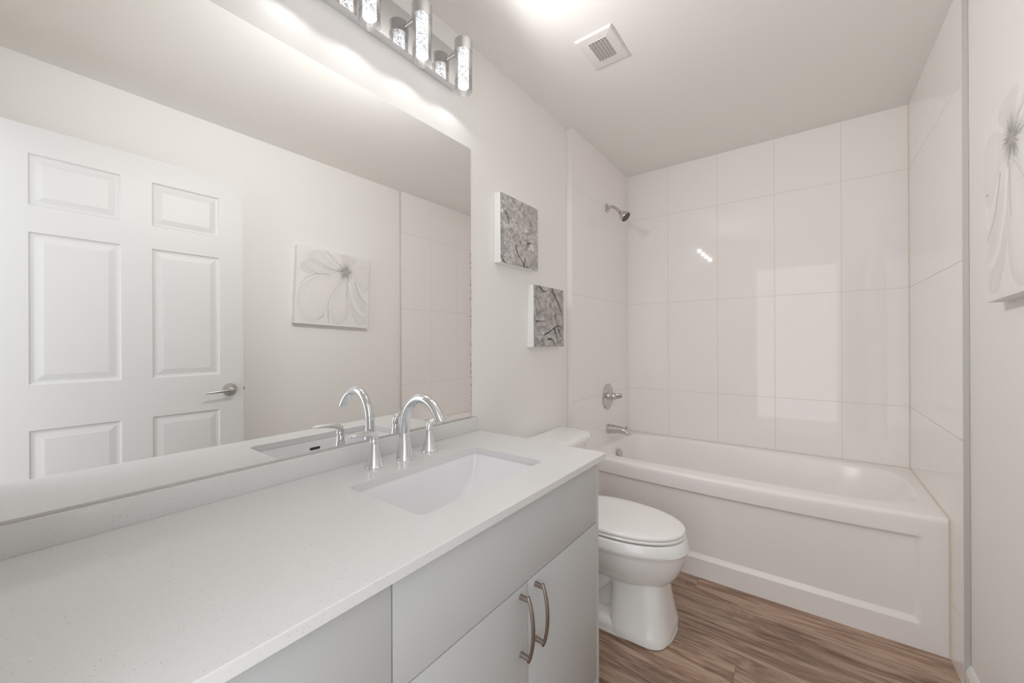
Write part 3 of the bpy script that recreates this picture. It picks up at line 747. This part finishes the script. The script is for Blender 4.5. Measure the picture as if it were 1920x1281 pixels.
def canvas(name, art, size_u, size_v, depth, place, label):
    """place(u, v, d): u along the picture, v up, d out of the wall"""
    n = art.n; bm = bmesh.new()
    cl = bm.loops.layers.float_color.new('paint')
    col = S2L(np.clip(art.c, 0, 1))
    vs = [[bm.verts.new(place(i / (n - 1) * size_u, j / (n - 1) * size_v, depth)) for j in range(n)] for i in range(n)]
    for i in range(n - 1):
        for j in range(n - 1):
            f = bm.faces.new((vs[i][j], vs[i + 1][j], vs[i + 1][j + 1], vs[i][j + 1]))
            for lp, (a, b) in zip(f.loops, ((i, j), (i + 1, j), (i + 1, j + 1), (i, j + 1))): lp[cl] = (*col[a, b], 1)
    t = thing(name, place(size_u / 2, 0, 0), label, 'painting')
    nrm = (Vector(place(0, 0, 1)) - Vector(place(0, 0, 0)))
    o = obj('painted_front', bm, art_m, t)
    if o.data.polygons[0].normal.dot(nrm) < 0: o.data.flip_normals()
    bm = bmesh.new(); e = 0.0004
    c8 = [Vector(place(a, b, d)) for d in (0.001, depth - e) for a, b in ((0, 0), (size_u, 0), (size_u, size_v), (0, size_v))]
    loft(bm, [c8[:4], c8[4:]]); bmesh.ops.bevel(bm, geom=list(bm.edges), offset=0.0012, segments=1, affect='EDGES')
    obj('canvas_wrap', bm, canvas_side, t)

# upper blossom picture
A = Art(170, (0.745, 0.735, 0.728), 3)
A.noise(9, 12, 0.05); A.noise(20, 34, 0.055); A.noise(45, 60, 0.03)
rg = np.random.default_rng(5)
for k in range(320):
    u, v_ = rg.random() ** 1.3 * 0.9, rg.random()
    g = rg.choice([0.50, 0.56, 0.62, 0.84, 0.88]); A.blob(u, v_, 0.007 + 0.018 * rg.random(), 0.010 + 0.028 * rg.random(), rg.random() * 3, (g, g * 0.97, g * 0.96), 0.55)
for k in range(60):
    u, v_ = 0.1 + rg.random() * 0.55, 0.05 + rg.random() * 0.65; A.blob(u, v_, 0.02, 0.012, rg.random() * 3, (0.82, 0.80, 0.79), 0.7)
for pts in ([(0.62, 0.0), (0.56, 0.08), (0.46, 0.16), (0.36, 0.26)], [(0.60, 0.03), (0.61, 0.10), (0.66, 0.18)], [(0.14, 0.74), (0.19, 0.66), (0.21, 0.60)], [(0.05, 0.04), (0.14, 0.0)], [(0.38, 0.30), (0.44, 0.18)], [(0.70, 0.38), (0.80, 0.42)]):
    A.stroke(pts, 0.018, 0.006, (0.33, 0.29, 0.27), 0.8)
A.blob(0.85, 0.85, 0.2, 0.25, 0, (0.70, 0.685, 0.68), 0.55); A.blob(1.0, 0.4, 0.15, 0.4, 0, (0.70, 0.695, 0.69), 0.5)
canvas('canvas_painting', A, 0.300, 0.310, 0.038, lambda u, v, d: (d, 1.364 + u, 1.557 + v), 'grey and white blossom canvas on the left wall, the upper one')

# lower blossom picture with dark twigs
A = Art(170, (0.71, 0.70, 0.692), 8)
A.noise(7, 12, 0.04); A.noise(18, 30, 0.05); A.noise(40, 60, 0.025)
for k in range(110):
    u, v_ = rg.random() * 0.75, 0.35 + rg.random() * 0.65
    g = rg.choice([0.48, 0.55, 0.62, 0.82, 0.88]); A.blob(u, v_, 0.012 + 0.02 * rg.random(), 0.02 + 0.04 * rg.random(), rg.random() * 0.8, (g, g * 0.965, g * 0.93), 0.5)
for k in range(45):
    A.blob(0.12 + rg.random() * 0.4, 0.6 + rg.random() * 0.35, 0.014, 0.02, rg.random() * 3, (0.84, 0.82, 0.81), 0.75)
for pts, w_ in (([(0.58, 1.0), (0.68, 0.88), (0.80, 0.76), (0.90, 0.63), (0.99, 0.52)], 0.022), ([(0.54, 0.95), (0.66, 0.88)], 0.012), ([(0.15, 1.0), (0.28, 0.93), (0.40, 0.92)], 0.018),
                ([(0.68, 0.55), (0.76, 0.40), (0.86, 0.27), (0.99, 0.12)], 0.014), ([(0.34, 0.20), (0.50, 0.25), (0.66, 0.32), (0.84, 0.36), (0.98, 0.28)], 0.016),
                ([(0.66, 0.30), (0.73, 0.20), (0.80, 0.04)], 0.022), ([(0.45, 0.13), (0.58, 0.12), (0.72, 0.0)], 0.022), ([(0.06, 0.42), (0.20, 0.42), (0.38, 0.43)], 0.012), ([(0.80, 0.30), (0.90, 0.16)], 0.02)):
    A.stroke(pts, w_, w_ * 0.35, (0.24, 0.215, 0.205), 0.85)
canvas('canvas_painting', A, 0.295, 0.308, 0.038, lambda u, v, d: (d + 0.004 * (d > 0.002), 1.618 + u, 1.178 + v), 'grey blossom canvas with dark bare twigs, the lower one')

# large pale flower picture on the right wall, hung slightly crooked
W1 = (0.925, 0.92, 0.91)
A = Art(200, W1, 12)
A.noise(4, 4, 0.008); A.noise(60, 10, 0.006)
cen = (0.635, 0.76); bg1 = (0.89, 0.88, 0.87); ed = (0.835, 0.83, 0.82); hi = (0.955, 0.95, 0.945)
def pet(pts, c=bg1, e=ed, al=0.75): A.petal([cen] + pts, c, e, al * 0.85)
pet([(0.45, 0.86), (0.28, 0.985), (0.12, 0.90), (0.20, 0.80), (0.42, 0.74)], (0.915, 0.905, 0.895), (0.855, 0.845, 0.835))
pet([(0.42, 0.80), (0.18, 0.86), (0.04, 0.74), (0.14, 0.645), (0.40, 0.68)], (0.895, 0.885, 0.870), ed)
pet([(0.40, 0.68), (0.22, 0.63), (0.05, 0.47), (0.02, 0.25), (0.12, 0.04), (0.32, 0.06), (0.44, 0.30), (0.55, 0.55)], (0.920, 0.910, 0.905), (0.865, 0.855, 0.845))
pet([(0.50, 0.50), (0.42, 0.30), (0.44, 0.10), (0.55, 0.02), (0.68, 0.10), (0.72, 0.35), (0.69, 0.58)], (0.915, 0.905, 0.895), (0.845, 0.840, 0.825))
pet([(0.69, 0.55), (0.74, 0.38), (0.86, 0.22), (0.99, 0.20), (0.98, 0.38), (0.84, 0.56)], (0.875, 0.870, 0.855), hi)
pet([(0.72, 0.40), (0.73, 0.22), (0.84, 0.04), (0.97, 0.06), (0.94, 0.16), (0.80, 0.27)], (0.885, 0.875, 0.865), ed, 0.6)
pet([(0.76, 0.68), (0.90, 0.52), (1.0, 0.56), (1.0, 0.84), (0.86, 0.90)], (0.900, 0.885, 0.875), (0.865, 0.855, 0.845), 0.6)
pet([(0.58, 0.90), (0.55, 0.99), (0.72, 1.0), (0.80, 0.92)], (0.875, 0.850, 0.835), (0.885, 0.865, 0.855), 0.7)
for pts, wd, c_, al in (([(0.57, 0.835), (0.47, 0.885), (0.40, 0.96), (0.37, 1.0)], 0.006, (0.62, 0.61, 0.60), 0.55), ([(0.56, 0.85), (0.44, 0.94), (0.33, 0.99)], 0.004, (0.6, 0.59, 0.58), 0.6),
    ([(0.56, 0.755), (0.44, 0.76), (0.33, 0.775)], 0.005, (0.62, 0.61, 0.60), 0.6), ([(0.42, 0.685), (0.26, 0.665), (0.13, 0.60), (0.05, 0.50)], 0.006, (0.64, 0.63, 0.62), 0.6),
    ([(0.28, 0.665), (0.16, 0.71), (0.10, 0.76)], 0.004, (0.6, 0.59, 0.58), 0.6), ([(0.62, 0.66), (0.50, 0.48), (0.44, 0.30), (0.46, 0.06)], 0.014, hi, 0.7), ([(0.60, 0.63), (0.48, 0.46), (0.42, 0.30), (0.41, 0.10)], 0.010, (0.78, 0.775, 0.76), 0.5),
    ([(0.67, 0.64), (0.67, 0.50), (0.66, 0.38)], 0.016, (0.78, 0.77, 0.76), 0.5), ([(0.70, 0.64), (0.74, 0.42), (0.84, 0.24), (0.95, 0.18)], 0.018, hi, 0.7), ([(0.78, 0.64), (0.86, 0.45), (0.97, 0.34)], 0.014, (0.70, 0.69, 0.68), 0.5),
    ([(0.42, 0.20), (0.43, 0.04)], 0.02, (0.82, 0.81, 0.77), 0.6), ([(0.36, 0.13), (0.30, 0.07)], 0.012, (0.70, 0.69, 0.68), 0.5), ([(0.59, 0.84), (0.54, 0.87), (0.48, 0.93)], 0.008, (0.93, 0.93, 0.92), 0.8),
    ([(0.90, 0.92), (0.98, 0.915)], 0.006, (0.93, 0.93, 0.92), 0.8), ([(0.94, 0.60), (1.0, 0.61)], 0.006, (0.93, 0.93, 0.92), 0.8), ([(0.95, 0.59), (0.98, 0.59)], 0.005, (0.5, 0.48, 0.46), 0.7)):
    A.stroke(pts, wd, wd * 0.5, c_, al)
A.blob(0.635, 0.77, 0.062, 0.085, 0, (0.64, 0.63, 0.625), 0.8)
for k in range(70):
    a = rg.random() * 2 * PI; r1, r2 = 0.02 + 0.03 * rg.random(), 0.07 + 0.07 * rg.random()
    A.stroke([(cen[0] + r1 * math.cos(a), cen[1] + r1 * math.sin(a)), (cen[0] + r2 * math.cos(a) * 0.9, cen[1] + r2 * math.sin(a))], 0.006, 0.002, (0.60, 0.59, 0.585), 0.4)
for k in range(14): A.blob(0.62 + rg.random() * 0.05, 0.74 + rg.random() * 0.06, 0.008, 0.012, rg.random() * 3, (0.72, 0.70, 0.68), 0.6)
an = math.radians(-2.6); P0 = Vector((0, 1.184, 1.333)); cu, su = math.cos(an), math.sin(an)
canvas('canvas_painting', A, 0.525, 0.510, 0.038, lambda u, v, d: (XR - d, P0.y + u * cu - v * su, P0.z + u * su + v * cu), 'large pale flower canvas hung slightly crooked on the right wall')
